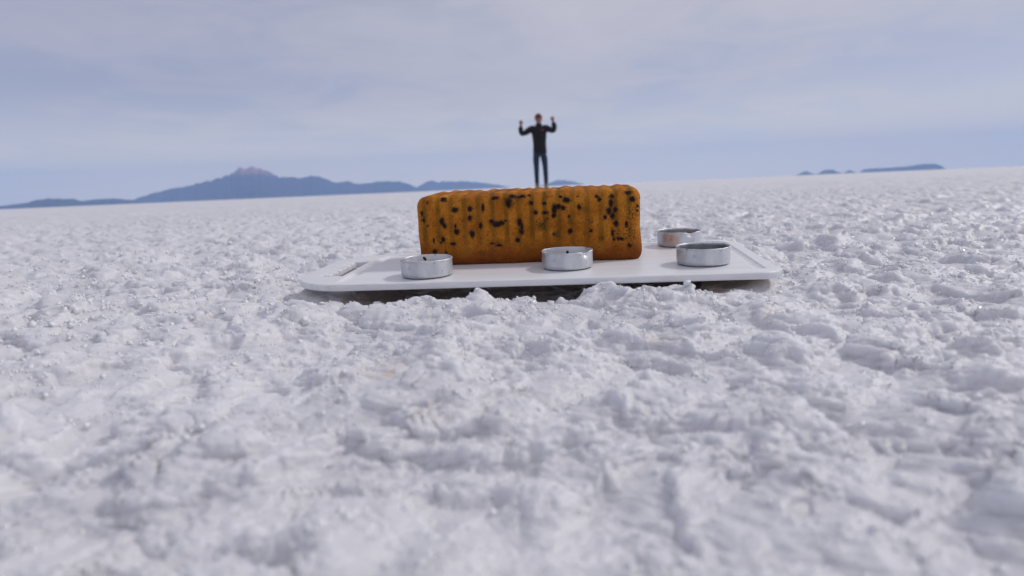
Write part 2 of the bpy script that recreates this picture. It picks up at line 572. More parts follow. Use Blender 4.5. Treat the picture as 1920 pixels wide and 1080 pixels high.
# ------------------------------------------------------------------ far mountains (real ranges, tens of kilometres off)
def pix_dir(px, py):
    d = _f + _r * (px - 960) / 1280 + _u * (540 - py) / 1280
    return d / math.hypot(d[0], d[1])


def mountain_material(name, lo, hi, peak=None):
    m, t, b = material(name)
    set_p(b, Roughness=0.95)
    b.inputs['Specular IOR Level'].default_value = 0.1
    n = noise_node(t, 0.0011, 7, 0.62)
    c = ramp(t, n.outputs['Fac'], ((0.35, lo), (0.65, hi))).outputs[0]
    if peak:
        c = mixc(t, attr_node(t, 'summit'), c, peak)
    t.links.new(c, b.inputs['Base Color'])
    return m


def ridge(name, pts, dist, depth, mat, seed, rough=0.06, summit=False):
    """a mountain range: pts = crest line as (azimuth in photo columns, height in photo rows above the horizon)"""
    pts = sorted(pts)
    xs = np.array([p[0] for p in pts], float)
    hs = np.array([p[1] for p in pts], float)
    nx, ny = 360, 70
    px = np.linspace(xs[0], xs[-1], nx)
    hh = np.interp(px, xs, hs)
    k = np.array([1, 2, 1]) / 4.0
    hh *= 1 + 0.10 * gnoise(px / 9.0, px * 0 + seed * 1.7, seed) + 0.06 * gnoise(px / 4.0, px * 0 + seed * 2.3, seed)
    if not summit:
        hh[1:-1] = np.convolve(hh, k, 'valid')
    hor = 392.5 - 0.0425 * px
    base = np.array([pix_dir(a, b) for a, b in zip(px, hor)])
    top = np.array([pix_dir(a, b - c) for a, b, c in zip(px, hor, hh)])
    crest = top[:, 2] * dist + EYE
    v_ = np.linspace(-1, 1, ny)
    rng_h = crest[:, None]
    span = depth * np.clip(rng_h / crest.max(), 0.25, 1)
    D = dist + v_[None] * span
    azx = np.arctan2(base[:, 0], base[:, 1])[:, None] + 0 * D
    Xm, Ym = D * np.sin(azx), D * np.cos(azx)
    prof = (1 - np.abs(v_[None])) ** 1.25
    sc = depth * 0.45
    nz = np.zeros_like(D)
    amp = 1.0
    for o in range(5):
        nz += amp * (0.5 - np.abs(gnoise(Xm / sc + 0.3 * o, Ym / sc, seed + o)) * 2)
        amp *= 0.55; sc *= 0.5
    Z = rng_h * prof * (1 + rough * 5 * nz * np.abs(v_[None]) ** 0.5) + rng_h * rough * 0.5 * nz
    Z = np.where(np.abs(v_[None]) > 0.999, -30, Z)
    Z[0, :] = np.minimum(Z[0, :], -5); Z[-1, :] = np.minimum(Z[-1, :], -5)
    idx = np.arange(nx - 1)[:, None] * ny + np.arange(ny - 1)[None]
    q = np.stack([idx, idx + ny, idx + ny + 1, idx + 1], -1).reshape(-1, 4)
    me = mesh_np(name, np.stack([Xm, Ym, Z], -1).reshape(-1, 3), q)
    if summit:
        zc = Z / crest.max()
        s = sstep(0.62, 0.9, zc + 0.12 * nz)
        attr(me, 'summit', s.reshape(-1))
    return tag(link(name, me, mat), kind='structure')


M_MT = mountain_material('dark_rock', (0.018, 0.022, 0.026), (0.045, 0.045, 0.045), (0.42, 0.22, 0.17))
M_MT2 = mountain_material('far_rock', (0.02, 0.025, 0.03), (0.045, 0.045, 0.045))
ridge('volcano', [(215, 0), (245, 5), (262, 11), (290, 19), (330, 27), (370, 33), (400, 37), (425, 43), (440, 50), (455, 55),
                  (463, 58), (470, 57), (478, 60), (486, 57), (494, 58), (505, 52), (518, 45), (530, 38), (550, 36), (570, 34),
                  (582, 37), (592, 38), (603, 35), (615, 30), (632, 22), (650, 25), (660, 22), (675, 19), (690, 20),
                  (705, 21), (720, 22), (750, 20), (765, 16), (780, 9), (800, 0)], 36000, 7500, M_MT, 51, summit=True)
ridge('hills', [(-160, 0), (-100, 6), (-30, 6), (0, 6), (30, 8), (55, 11), (70, 15), (95, 16), (140, 13), (155, 9), (180, 11), (215, 11),
                (245, 7), (275, 0)], 30000, 3500, M_MT, 61)
ridge('hills', [(770, 0), (785, 10), (800, 16), (811, 20), (820, 17), (835, 17), (850, 15), (880, 15), (900, 12), (930, 7),
                (960, 0)], 41000, 2000, M_MT2, 71)
ridge('hills', [(815, 0), (835, 7), (850, 12), (864, 16), (880, 12), (900, 7), (925, 0)], 40000, 2500, M_MT2, 81)
ridge('hills', [(1010, 0), (1030, 6), (1046, 10), (1058, 10), (1072, 7), (1098, 0)], 41500, 2000, M_MT2, 91)
for pts, s in (([(1490, 0), (1500, 3), (1506, 6), (1512, 8), (1519, 4), (1530, 0)], 101),
               ([(1530, 0), (1538, 4), (1545, 8), (1553, 9), (1562, 8), (1570, 4), (1581, 0)], 111),
               ([(1580, 0), (1588, 4), (1593, 6), (1600, 3), (1608, 0)], 121),
               ([(1610, 0), (1620, 6), (1640, 7), (1671, 7), (1700, 8), (1720, 10), (1740, 11), (1752, 11), (1763, 8), (1774, 0)], 131)):
    ridge('island', pts, 38000, 2200, M_MT2, s)


# ------------------------------------------------------------------ cutting board
def rounded_outline(pts, radii, seg=14):
    """polygon with rounded corners, counter-clockwise"""
    res = []
    n = len(pts)
    for i in range(n):
        p, a, b = Vector(pts[i]), Vector(pts[i - 1]), Vector(pts[(i + 1) % n])
        r = radii[i]
        da_, db_ = (a - p).normalized(), (b - p).normalized()
        half = math.acos(max(-1, min(1, da_.dot(db_)))) / 2
        d = r / math.tan(half)
        s, e = p + da_ * d, p + db_ * d
        c = p + (da_ + db_).normalized() * (r / math.sin(half))
        a0 = math.atan2(s.y - c.y, s.x - c.x); a1 = math.atan2(e.y - c.y, e.x - c.x)
        dlt = (a1 - a0 + math.pi) % (2 * math.pi) - math.pi
        for k in range(seg + 1):
            t = a0 + dlt * k / seg
            res.append((c.x + r * math.cos(t), c.y + r * math.sin(t)))
    return res


def eval_mesh(o, name):
    dg = bpy.context.evaluated_depsgraph_get()
    dg.update()
    me = bpy.data.meshes.new_from_object(o.evaluated_get(dg))
    me.name = name
    return me


def drop(o):
    bpy.data.objects.remove(o, do_unlink=True)


def make_board():
    cu = bpy.data.curves.new('board_outline', 'CURVE')
    cu.dimensions = '2D'
    cu.fill_mode = 'BOTH'
    bev = 0.0014
    cu.extrude = B_T / 2 - bev
    cu.bevel_depth = bev
    cu.bevel_resolution = 3
    outl = rounded_outline([(B_X0, 0.0), (B_X1, -0.0006), (B_X1 + 0.004, B_D1), (B_X0 + 0.002, B_D0)],
                           [0.046, 0.016, 0.024, 0.050], 18)
    # finger slot with a toothed outer side
    x0, x1, y0, y1 = -0.1735, -0.1535, 0.036, 0.111
    slot = [(x1, y0), (x1, y1), (x1 - 0.002, y1 + 0.003), (x0 + 0.005, y1 + 0.001), (x0 + 0.001, y1 - 0.004)]
    nt_ = 6
    for k in range(nt_):
        ya = y1 - 0.006 - (y1 - y0 - 0.009) * k / nt_
        yb = y1 - 0.006 - (y1 - y0 - 0.009) * (k + 0.5) / nt_
        yc = y1 - 0.006 - (y1 - y0 - 0.009) * (k + 0.9) / nt_
        slot += [(x0 + 0.0064, ya), (x0 + 0.0058, yb), (x0 + 0.0006, yb - 0.0006), (x0, yc)]
    slot += [(x0 + 0.002, y0 + 0.001), (x0 + 0.005, y0)]
    for pts in ([(x, y) for x, y in outl], slot):
        sp = cu.splines.new('POLY')
        sp.points.add(len(pts) - 1)
        for p, (x, y) in zip(sp.points, pts):
            p.co = (x, y, 0, 1)
        sp.use_cyclic_u = True
    co = bpy.data.objects.new('board_curve', cu)
    COL.objects.link(co)
    slab = eval_mesh(co, 'cutting_board')
    drop(co)
    slab.transform(Matrix.Translation((0, 0, -B_T / 2)))
    # juice groove: a tube cut into the top
    gl = []
    gx0, gx1 = -0.1455, 0.1575
    gyb = lambda x: B_D0 + (B_D1 - B_D0) * (x - B_X0) / (B_X1 - B_X0) - 0.012
    path = [(gx0, 0.008), (gx0, 0.09), (gx0 + 0.001, gyb(gx0) - 0.016)]
    for k in range(9):
        a = math.pi - k / 8 * math.pi / 2
        path.append((gx0 + 0.017 + 0.016 * math.cos(a), gyb(gx0) - 0.016 + 0.016 * math.sin(a)))
    path += [(gx0 + 0.06, gyb(gx0 + 0.06)), (0.0, gyb(0)), (0.09, gyb(0.09))]
    for k in range(9):
        a = math.pi / 2 - k / 8 * math.pi / 2
        path.append((gx1 - 0.018 + 0.018 * math.cos(a) + 0.001, gyb(gx1) - 0.018 + 0.018 * math.sin(a)))
    path += [(gx1 - 0.001, 0.08), (gx1 - 0.003, 0.013)]
    gc = bpy.data.curves.new('groove', 'CURVE')
    gc.dimensions = '3D'
    gc.bevel_depth = 0.0062
    gc.bevel_resolution = 5
    gc.use_fill_caps = True
    sp = gc.splines.new('POLY')
    sp.points.add(len(path) - 1)
    for p, (x, y) in zip(sp.points, path):
        p.co = (x, y, 0.0042, 1)
    go = bpy.data.objects.new('groove_tube', gc)
    COL.objects.link(go)
    gm = eval_mesh(go, 'groove')
    drop(go)
    o = link('cutting_board', slab, M_BOARD)
    t = bpy.data.objects.new('groove_cut', gm)
    COL.objects.link(t)
    for mm in (slab, gm):
        bm = bmesh.new(); bm.from_mesh(mm)
        bmesh.ops.remove_doubles(bm, verts=bm.verts, dist=1e-6)
        bmesh.ops.recalc_face_normals(bm, faces=bm.faces)
        bm.to_mesh(mm); bm.free()
    md = o.modifiers.new('cut', 'BOOLEAN')
    md.operation = 'DIFFERENCE'; md.solver = 'EXACT'; md.object = t
    res = eval_mesh(o, 'cutting_board')
    o.modifiers.clear()
    o.data = res
    drop(t)
    res.materials.clear(); res.materials.append(M_BOARD)
    res.polygons.foreach_set('use_smooth', np.ones(len(res.polygons), bool))
    try:
        res.set_sharp_from_angle(angle=math.radians(35))
    except Exception:
        pass
    o.matrix_world = BOARD_M
    return tag(o, 'white plastic cutting board with toothed finger slot, lying on the salt under the cake', 'cutting board')


board = make_board()


# ------------------------------------------------------------------ fluted loaf cake
SPOTS = [(405, 205, 25, 20), (525, 195, 18, 22), (520, 270, 15, 20), (300, 300, 18, 32), (318, 335, 13, 20), (403, 340, 8, 20),
         (410, 385, 20, 22), (532, 400, 18, 28), (625, 185, 11, 30), (600, 335, 14, 25), (720, 110, 28, 12), (690, 300, 20, 18),
         (725, 322, 34, 22), (762, 312, 24, 18), (800, 295, 10, 8), (825, 150, 22, 35), (860, 100, 25, 15), (920, 100, 35, 12),
         (905, 305, 18, 30), (920, 345, 12, 25), (915, 385, 16, 18), (885, 450, 18, 20), (1000, 150, 16, 15), (1030, 225, 14, 18),
         (1105, 230, 22, 14), (1100, 155, 15, 14), (1175, 200, 18, 40), (1170, 250, 17, 20), (1205, 182, 26, 20),
         (1240, 190, 15, 18), (1270, 130, 28, 20), (1225, 100, 12, 10), (1285, 260, 9, 13), (1365, 185, 13, 22),
         (1290, 375, 18, 18), (1450, 370, 12, 12), (1500, 100, 13, 14), (1520, 125, 15, 18), (1612, 98, 17, 20),
         (1605, 155, 15, 34), (1590, 215, 17, 28), (1558, 265, 13, 15), (1637, 208, 17, 20), (1615, 255, 17, 26),
         (1640, 315, 18, 23), (1720, 320, 13, 20), (1735, 65, 24, 18), (1765, 125, 20, 22), (1805, 180, 10, 13),
         (1612, 390, 11, 30), (1668, 435, 28, 13), (1620, 435, 10, 15), (1730, 485, 14, 14), (145, 235, 9, 20), (155, 290, 10, 20),
         (225, 460, 6, 20), (300, 450, 15, 20), (280, 475, 9, 8), (375, 485, 22, 12), (320, 120, 22, 16), (195, 145, 7, 10),
         (685, 480, 16, 8), (740, 495, 18, 10), (225, 548, 18, 16), (315, 555, 9, 14), (985, 92, 15, 8), (1165, 400, 8, 14),
         (1800, 215, 9, 10), (185, 335, 8, 8), (1355, 100, 8, 6)]
FAINT = [(600, 560, 26, 18), (1070, 335, 24, 24), (1000, 530, 40, 16), (590, 610, 20, 9), (1120, 285, 12, 14), (1450, 290, 14, 18),
         (735, 470, 16, 30), (1400, 200, 30, 20), (1290, 300, 14, 30), (700, 350, 30, 30), (1180, 400, 20, 20), (1530, 430, 18, 16)]
SPECK = [(145, 270, 22, 50), (450, 300, 24, 22), (475, 120, 26, 20), (1450, 310, 18, 40), (1065, 325, 40, 40), (1760, 235, 35, 45),
         (1650, 390, 45, 40), (1745, 390, 50, 60), (840, 130, 40, 40), (330, 120, 30, 25), (300, 460, 30, 35), (720, 490, 40, 20),
         (1110, 270, 25, 30), (600, 320, 22, 35), (1800, 200, 25, 25), (1240, 200, 30, 25), (900, 110, 50, 18)]
CAKE_L, CAKE_D, CAKE_H = 0.180, 0.072, 0.0570


def make_cake():
    L, Dp, Hc = CAKE_L, CAKE_D, CAKE_H
    nx, npf = 430, 560
    R = 0.0090
    # profile: rounded rectangle in (y, z), parametrised by arc length, front face first
    rc = [0.0065, 0.009, 0.009, 0.006]
    pts = []

    def arc(cy_, cz_, r, a0, a1, n=12):
        for k in range(n + 1):
            a = math.radians(a0 + (a1 - a0) * k / n)
            pts.append((cy_ + r * math.cos(a), cz_ + r * math.sin(a)))
    arc(rc[0], rc[0], rc[0], 270, 180)
    arc(rc[1], Hc - rc[1], rc[1], 180, 90)
    arc(Dp - rc[2], Hc - rc[2], rc[2], 90, 0)
    arc(Dp - rc[3], rc[3], rc[3], 0, -90)
    P = np.array(pts + [pts[0]])
    s = np.concatenate([[0], np.cumsum(np.hypot(*np.diff(P, axis=0).T))])
    q = np.linspace(0, s[-1], npf, endpoint=False)
    py, pz = np.interp(q, s, P[:, 0]), np.interp(q, s, P[:, 1])
    # outward normals of the profile
    ty, tz = np.roll(py, -1) - np.roll(py, 1), np.roll(pz, -1) - np.roll(pz, 1)
    tl = np.hypot(ty, tz)
    ny_, nz_ = -tz / tl, ty / tl
    x = np.linspace(-L / 2, L / 2, nx)
    # crowd more columns into the rounded ends
    x = np.sign(x) * (L / 2) * (1 - (1 - np.abs(x) / (L / 2)) ** 1.12)
    d = L / 2 - np.abs(x)
    e = np.where(d < R, R - np.sqrt(np.maximum(R * R - (R - d) ** 2, 0)), 0)
    XX = np.repeat(x[:, None], npf, 1)
    cy0, cz0 = Dp / 2, Hc / 2
    Q = np.repeat(q[None], nx, 0)
    PY, PZ = np.repeat(py[None], nx, 0), np.repeat(pz[None], nx, 0)
    NY, NZ = np.repeat(ny_[None], nx, 0), np.repeat(nz_[None], nx, 0)
    hgt = PZ / Hc
    # flutes: sixteen soft ribs round front, top and back, dying away near the base
    pitch = L / 16.6
    ph = XX / pitch * math.pi + 0.35 + 0.16 * np.sin(XX * 61) + 0.32 * gnoise(XX / 0.03, Q / 0.03, 3)
    rib = 0.5 + 0.5 * np.cos(2 * ph)
    fade = sstep(0.14, 0.42, hgt)
    endf = sstep(0.0, 0.006, np.repeat(d[:, None], npf, 1))
    off = (0.0021 * (rib - 1.0) * fade * endf * (1 - 0.5 * sstep(0.84, 0.98, hgt)) * (0.75 + 0.5 * gnoise(XX / 0.02, Q / 0.05, 2)))
    off += 0.0016 * sstep(0.30, 0.08, hgt) * (1 + 0.8 * gnoise(XX / 0.018, Q / 0.018, 4))
    off += 0.0016 * gnoise(XX / 0.035, Q / 0.035, 5) + 0.0009 * gnoise(XX / 0.012, Q / 0.012, 6)
    pore = np.clip(gnoise(XX / 0.0022, Q / 0.0022, 8) + 0.5 * gnoise(XX / 0.0011, Q / 0.0011, 9), -1, 1)
    off += 0.00022 * pore
    off -= np.repeat(e[:, None], npf, 1)
    Yv, Zv = PY + NY * off, PZ + NZ * off
    # the ends bulge out a touch at the base
    Xv = XX + np.sign(XX) * sstep(0.045, 0.09, np.abs(XX)) * (0.0012 * sstep(0.5, 0.1, hgt) * np.where(XX > 0, 0.6, -0.35))
    Xv += 0.0008 * gnoise(PY / 0.02, PZ / 0.02, 14) * sstep(0.06, 0.09, np.abs(XX))
    Zv = np.maximum(Zv, 0.0)
    # chocolate patches where the photograph has them on the front
    frontness = (PY < 0.012)
    cxp = 95 + (XX + L / 2) / L * (1830 - 95)
    top, bot = 92 - (cxp - 95) * 0.0345, 678 - (cxp - 95) * 0.0475
    cyp = bot - (np.clip(PZ + np.where(PZ > Hc - 0.002, PY, 0), 0, Hc + 0.02) / Hc) * (bot - top)
    wx = 9 * gnoise(XX / 0.0018, Q / 0.0018, 21) + 7 * gnoise(XX / 0.0009, Q / 0.0009, 22)
    wy = 9 * gnoise(XX / 0.0018, Q / 0.0018, 23) + 7 * gnoise(XX / 0.0009, Q / 0.0009, 24)
    grain = gnoise(XX / 0.0012, Q / 0.0012, 25) + 0.6 * gnoise(XX / 0.0006, Q / 0.0006, 26)
    choc = np.zeros_like(XX)
    faint = np.zeros_like(XX)
    speck = np.zeros_like(XX)

    def ell(c, soft):
        dd = np.hypot((cxp + wx - c[0]) / (c[2] * 1.12), (cyp + wy - c[1]) / (c[3] * 1.12))
        return sstep(1.15 + soft, 0.85 - soft, dd)
    for c in SPOTS:
        choc = np.maximum(choc, ell(c, 0.26))
    for c in FAINT:
        faint = np.maximum(faint, ell(c, 0.5))
    halo = np.zeros_like(XX)
    for c in SPOTS:
        halo = np.maximum(halo, ell((c[0], c[1], c[2] * 1.35, c[3] * 1.35), 0.45))
    for c in SPECK:
        speck = np.maximum(speck, ell(c, 0.4))
    fm = sstep(0.014, 0.009, PY)
    # other sides: patches at random
    X3, Y3, Z3 = Xv, Yv, Zv
    for k in range(90):
        i, j = RNG.integers(0, nx), RNG.integers(0, npf)
        if PY[i, j] < 0.010 and PZ[i, j] > 0.004: continue
        dd = np.sqrt((X3 - X3[i, j]) ** 2 + (Y3 - Y3[i, j]) ** 2 + (Z3 - Z3[i, j]) ** 2) + 0.0006 * grain + 0.0001 * wx
        choc = np.maximum(choc * 1, 0.95 * sstep(0.0024, 0.0015, dd) * (1 - fm) + choc * 0)
    choc = np.clip(np.maximum(choc, 0.95 * speck * sstep(0.12, 0.26, grain)), 0, 1)
    stray = sstep(0.62, 0.78, gnoise(XX / 0.0016, Q / 0.0016, 29) + 0.35 * gnoise(XX / 0.012, Q / 0.012, 30))
    choc = np.maximum(choc, 0.55 * stray)
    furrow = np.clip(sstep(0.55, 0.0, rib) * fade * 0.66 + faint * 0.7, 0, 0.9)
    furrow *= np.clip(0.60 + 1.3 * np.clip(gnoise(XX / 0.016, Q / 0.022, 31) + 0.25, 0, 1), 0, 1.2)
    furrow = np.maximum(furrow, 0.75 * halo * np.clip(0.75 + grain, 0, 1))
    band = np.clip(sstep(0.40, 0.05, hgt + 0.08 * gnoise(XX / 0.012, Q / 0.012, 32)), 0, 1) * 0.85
    v = np.stack([Xv, Yv, Zv], -1).reshape(-1, 3)
    idx = np.arange(nx - 1)[:, None] * npf + np.arange(npf)[None]
    nxt = np.arange(nx - 1)[:, None] * npf + (np.arange(npf)[None] + 1) % npf
    quads = np.stack([idx, nxt, nxt + npf, idx + npf], -1).reshape(-1, 4)[:, ::-1]
    # end caps: shrink the last loop inwards in rings
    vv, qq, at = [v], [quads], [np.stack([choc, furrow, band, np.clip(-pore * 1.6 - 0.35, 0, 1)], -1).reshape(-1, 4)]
    base_n = len(v)
    for end, first in ((0, 0), (1, (nx - 1) * npf)):
        loop = v[first:first + npf]
        la = at[0][first:first + npf]
        prev = first + np.arange(npf)
        c = np.array([loop[:, 0].mean(), cy0, cz0])
        for k in range(1, 41):
            t = 1 - k / 40 * 0.999
            ring = c + (loop - c) * t
            ring[:, 0] = loop[:, 0] * t + c[0] * (1 - t) + (0.0007 * gnoise(ring[:, 1] / 0.012, ring[:, 2] / 0.012, 60 + end)
                                                           + 0.0002 * gnoise(ring[:, 1] / 0.002, ring[:, 2] / 0.002, 62)) * (1 - t) ** 0.2 * min(1, k / 6)
            ra = la * 0
            g = gnoise(ring[:, 1] / 0.009, ring[:, 2] / 0.009, 64 + end) + 0.4 * gnoise(ring[:, 1] / 0.002, ring[:, 2] / 0.002, 65)
            ra[:, 0] = sstep(0.42, 0.52, g)
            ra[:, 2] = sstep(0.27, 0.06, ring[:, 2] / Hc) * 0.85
            cur = base_n + np.arange(npf)
            base_n += npf
            vv.append(ring); at.append(ra)
            a, b_ = prev, np.roll(prev, -1)
            c2, d2 = np.roll(cur, -1), cur
            qd = np.stack([a, b_, c2, d2], -1)
            qq.append(qd[:, ::-1] if end else qd)
            prev = cur
    v = np.concatenate(vv); at = np.concatenate(at)
    me = mesh_np('loaf_cake', v, np.concatenate(qq))
    for k, nm in enumerate(('chocolate', 'furrow', 'band', 'pore')):
        attr(me, nm, at[:, k])
    o = link('loaf_cake', me, M_CAKE)
    o.matrix_world = on_board(-0.0115, 0.0725, -0.0001)
    return tag(o, 'golden fluted loaf cake speckled with dark chocolate, standing on the white board', 'cake')


cake = make_cake()


# ------------------------------------------------------------------ tea lights
def make_cup_mesh(seed, dents=(), soot=0.0, rust=None, r=0.0193, h=0.0132):
    prof = [(0.0, 0.0), (r * 0.5, 0.0), (r - 0.0022, 0.0), (r - 0.0011, 0.0004), (r - 0.0004, 0.0013), (r - 0.0001, 0.0026)]
    prof += [(r, 0.0026 + (h - 0.0038) * k / 14) for k in range(1, 15)]
    prof += [(r + 0.0002, h - 0.0010), (r + 0.0004, h - 0.0005), (r + 0.0002, h), (r - 0.0002, h), (r - 0.0004, h - 0.0006)]
    prof += [(r - 0.0005, h - 0.001 - (h - 0.0028) * k / 14) for k in range(1, 15)]
    prof += [(r - 0.0016, 0.0010), (r * 0.5, 0.0008), (0.0, 0.0008)]
    ns = 160
    th = np.arange(ns) * 2 * math.pi / ns
    pr = np.array(prof)
    np_ = len(pr)
    Rr, Zz = np.repeat(pr[:, :1], ns, 1), np.repeat(pr[:, 1:], ns, 1)
    T = np.repeat(th[None], np_, 0)
    up = sstep(0.5, 1.0, Zz / h)
    wob = gnoise(np.cos(T) * 1.6 + seed, np.sin(T) * 1.6, seed)
    Rr = Rr + 0.00035 * wob * sstep(0.1, 0.5, Zz / h) * (Rr > r * 0.6)
    Rr = Rr + 0.00016 * gnoise(T * 5, Zz / 0.004, seed + 3) * (Rr > r * 0.6)
    Zz = Zz + up * (0.0003 * gnoise(np.cos(T) * 3 + seed, np.sin(T) * 3, seed + 1))
    for (a, wd, dr_, dz_) in dents:
        g = np.exp(-(((T - math.radians(a) + math.pi) % (2 * math.pi) - math.pi) / math.radians(wd)) ** 2)
        Rr = Rr + up * g * dr_ * (Rr > r * 0.6)
        Zz = Zz + up ** 2 * g * dz_
    v = np.stack([Rr * np.cos(T), Rr * np.sin(T), Zz], -1).reshape(-1, 3)
    idx = np.arange(np_ - 1)[:, None] * ns + np.arange(ns)[None]
    nx_ = np.arange(np_ - 1)[:, None] * ns + (np.arange(ns)[None] + 1) % ns
    q = np.stack([idx, nx_, nx_ + ns, idx + ns], -1).reshape(-1, 4)
    me = mesh_np('cup', v, q)
    inner = np.repeat((np.arange(np_) > 24)[:, None], ns, 1)
    so = np.where(inner, soot, 0.0)  # dark grey tint inside, then in rim patches and along the foot
    if soot:
        so = so * (0.75 + 0.5 * gnoise(np.cos(T) * 2, np.sin(T) * 2, seed + 5))
    so = np.maximum(so, 0.75 * sstep(0.35, 0.5, gnoise(T * 6, Zz / 0.002, seed + 8)) * (np.abs(Zz - h) < 0.0012))
    so = np.maximum(so, 0.6 * (Zz < 0.0009) * (Rr > r * 0.6) * ~inner)
    attr(me, 'soot', np.clip(so, 0, 1).reshape(-1))
    ru = np.zeros_like(T)
    if rust:
        a, wd = rust
        dd = np.hypot(((T - math.radians(a) + math.pi) % (2 * math.pi) - math.pi) / math.radians(wd), (Zz - 0.0075) / 0.0056)
        ru = 0.42 * sstep(1.15, 0.55, dd + 0.35 * gnoise(T * 12, Zz / 0.002, seed)) * ~inner
    attr(me, 'rust', ru.reshape(-1))
    return me


def tube(path, radii, seg=12):
    bm = bmesh.new()
    loops = []
    for i, p in enumerate(path):
        p = Vector(p)
        a, b = Vector(path[max(i - 1, 0)]), Vector(path[min(i + 1, len(path) - 1)])
        z = (b - a).normalized()
        u = z.cross(Vector((0, 1, 0.03))).normalized()
        v = z.cross(u)
        loops.append([bm.verts.new(p + (u * math.cos(t) + v * math.sin(t)) * radii[i])
                      for t in (2 * math.pi * k / seg for k in range(seg))])
    for l0, l1 in zip(loops, loops[1:]):
        for k in range(seg):
            bm.faces.new((l0[k], l0[(k + 1) % seg], l1[(k + 1) % seg], l1[k]))
    bm.faces.new(loops[0][::-1]); bm.faces.new(loops[-1])
    me = bpy.data.meshes.new('tube')
    bm.to_mesh(me); bm.free()
    return me


def wax_mesh(r, z, seed):
    nr_, ns = 16, 72
    rr, th = np.meshgrid(np.linspace(0.0004, r, nr_), np.arange(ns) * 2 * math.pi / ns, indexing='ij')
    x, y = rr * np.cos(th), rr * np.sin(th)
    zz = z + 0.0009 * (rr / r) ** 6 - 0.0006 * np.exp(-(rr / 0.006) ** 2) + 0.0004 * gnoise(x / 0.006, y / 0.006, seed)
    top = np.stack([x, y, zz], -1).reshape(-1, 3)
    botm = top.copy(); botm[:, 2] = 0.0009
    v = np.concatenate([top, botm])
    idx = np.arange(nr_ - 1)[:, None] * ns + np.arange(ns)[None]
    nx_ = np.arange(nr_ - 1)[:, None] * ns + (np.arange(ns)[None] + 1) % ns
    q = np.stack([idx, idx + ns, nx_ + ns, nx_], -1).reshape(-1, 4)
    o = nr_ * ns
    lo = (nr_ - 1) * ns + np.arange(ns)
    rim = np.stack([lo, lo + o, np.roll(lo, -1) + o, np.roll(lo, -1)], -1)
    return mesh_np('wax', v, np.concatenate([q, (q + o)[:, ::-1], rim]))


def tea_light(x, y, rz, label, seed, wick=None, **kw):
    root = bpy.data.objects.new('tea_light', None)
    root.empty_display_size = 0.01
    COL.objects.link(root)
    root.matrix_world = on_board(x, y, 0.0002, rz)
    tag(root, label, 'tea light', 'tea lights on the cutting board')
    link('cup', make_cup_mesh(seed, **kw), M_CUP, root)
    if wick:
        zw = wick['level']
        link('wax', wax_mesh(0.01885, zw, seed), M_WAX, root)
        lx, ly = wick['lean']
        ht = wick['height']
        bx_, by_ = wick.get('at', (0, 0))
        p = [(bx_ + lx * t ** 1.6, by_ + ly * t ** 1.6, zw - 0.0008 + ht * t) for t in (0, .25, .5, .62)]
        wo = link('wick', tube(p, [0.0008, 0.00075, 0.0007, 0.0007]), M_WICK, root)
        p = [(bx_ + lx * t ** 1.6, by_ + ly * t ** 1.6, zw - 0.0008 + ht * t) for t in (.58, .66, .8, .92, 1.0)]
        link('burnt_tip', tube(p, [0.0006, 0.0009, 0.0011, 0.0010, 0.0004]), M_WICK_TIP, wo)
    return root


tea_light(-0.0850, 0.0270, 0.0, 'dull silver tea light with leaning half-burnt wick, by the left end of cake', 201,
          wick=dict(level=0.0075, height=0.0066, lean=(-0.0042, 0.001), at=(0.001, 0.003)), dents=((175, 22, -0.0004, -0.0009),))
tea_light(0.0198, 0.0440, 0.0, 'silver tea light with crumpled shiny rim and short wick, before the middle of cake', 202,
          wick=dict(level=0.0075, height=0.0056, lean=(0.0012, 0.0), at=(-0.0005, 0.002)),
          dents=((318, 9, -0.0022, -0.0014), (340, 8, 0.0005, 0.0004), (200, 18, -0.0006, -0.0010), (30, 8, -0.001, 0.0002)))
tea_light(0.1207, 0.0425, 0.0, 'empty tea light cup with dark grey inside and even rim, front right', 203,
          soot=0.75)
tea_light(0.1190, 0.1480, 0.0, 'dented tea light cup with orange rust stain, at the back right of the board', 204,
          soot=0.6, rust=(248, 15), dents=((293, 13, -0.0020, -0.0016), (262, 7, -0.0008, 0.0004), (40, 10, 0.0004, -0.0006)), r=0.0191)


# ------------------------------------------------------------------ the person far behind the cake
def skin_mesh(name, verts, edges, radii, root=0, sub=2):
    me = bpy.data.meshes.new(name)
    me.from_pydata(verts, edges, [])
    o = bpy.data.objects.new(name, me)
    COL.objects.link(o)
    o.modifiers.new('skin', 'SKIN').use_smooth_shade = True
    for i, r in enumerate(radii):
        me.skin_vertices[0].data[i].radius = r if isinstance(r, tuple) else (r, r)
        me.skin_vertices[0].data[i].use_root = (i == root)
    if sub:
        o.modifiers.new('sub', 'SUBSURF').levels = sub
    res = eval_mesh(o, name)
    drop(o)
    return res


def loft(secs, n=40):
    """closed tube through elliptical sections (x, y, z, half width, half depth)"""
    bm = bmesh.new()
    loops = []
    ss = np.array(secs, float)
    t = np.arange(len(ss)); tt = np.linspace(0, len(ss) - 1, len(ss) * 6)
    dense_ = np.stack([np.interp(tt, t, ss[:, k]) for k in range(5)], 1)
    for x, y, z, a, b in dense_:
        loops.append([bm.verts.new((x + a * math.cos(q), y + b * math.sin(q), z)) for q in (2 * math.pi * k / n for k in range(n))])
    for l0, l1 in zip(loops, loops[1:]):
        for k in range(n):
            bm.faces.new((l0[k], l0[(k + 1) % n], l1[(k + 1) % n], l1[k]))
    bm.faces.new(loops[0][::-1]); bm.faces.new(loops[-1])
    me = bpy.data.meshes.new('loft')
    bm.to_mesh(me); bm.free()
    return me


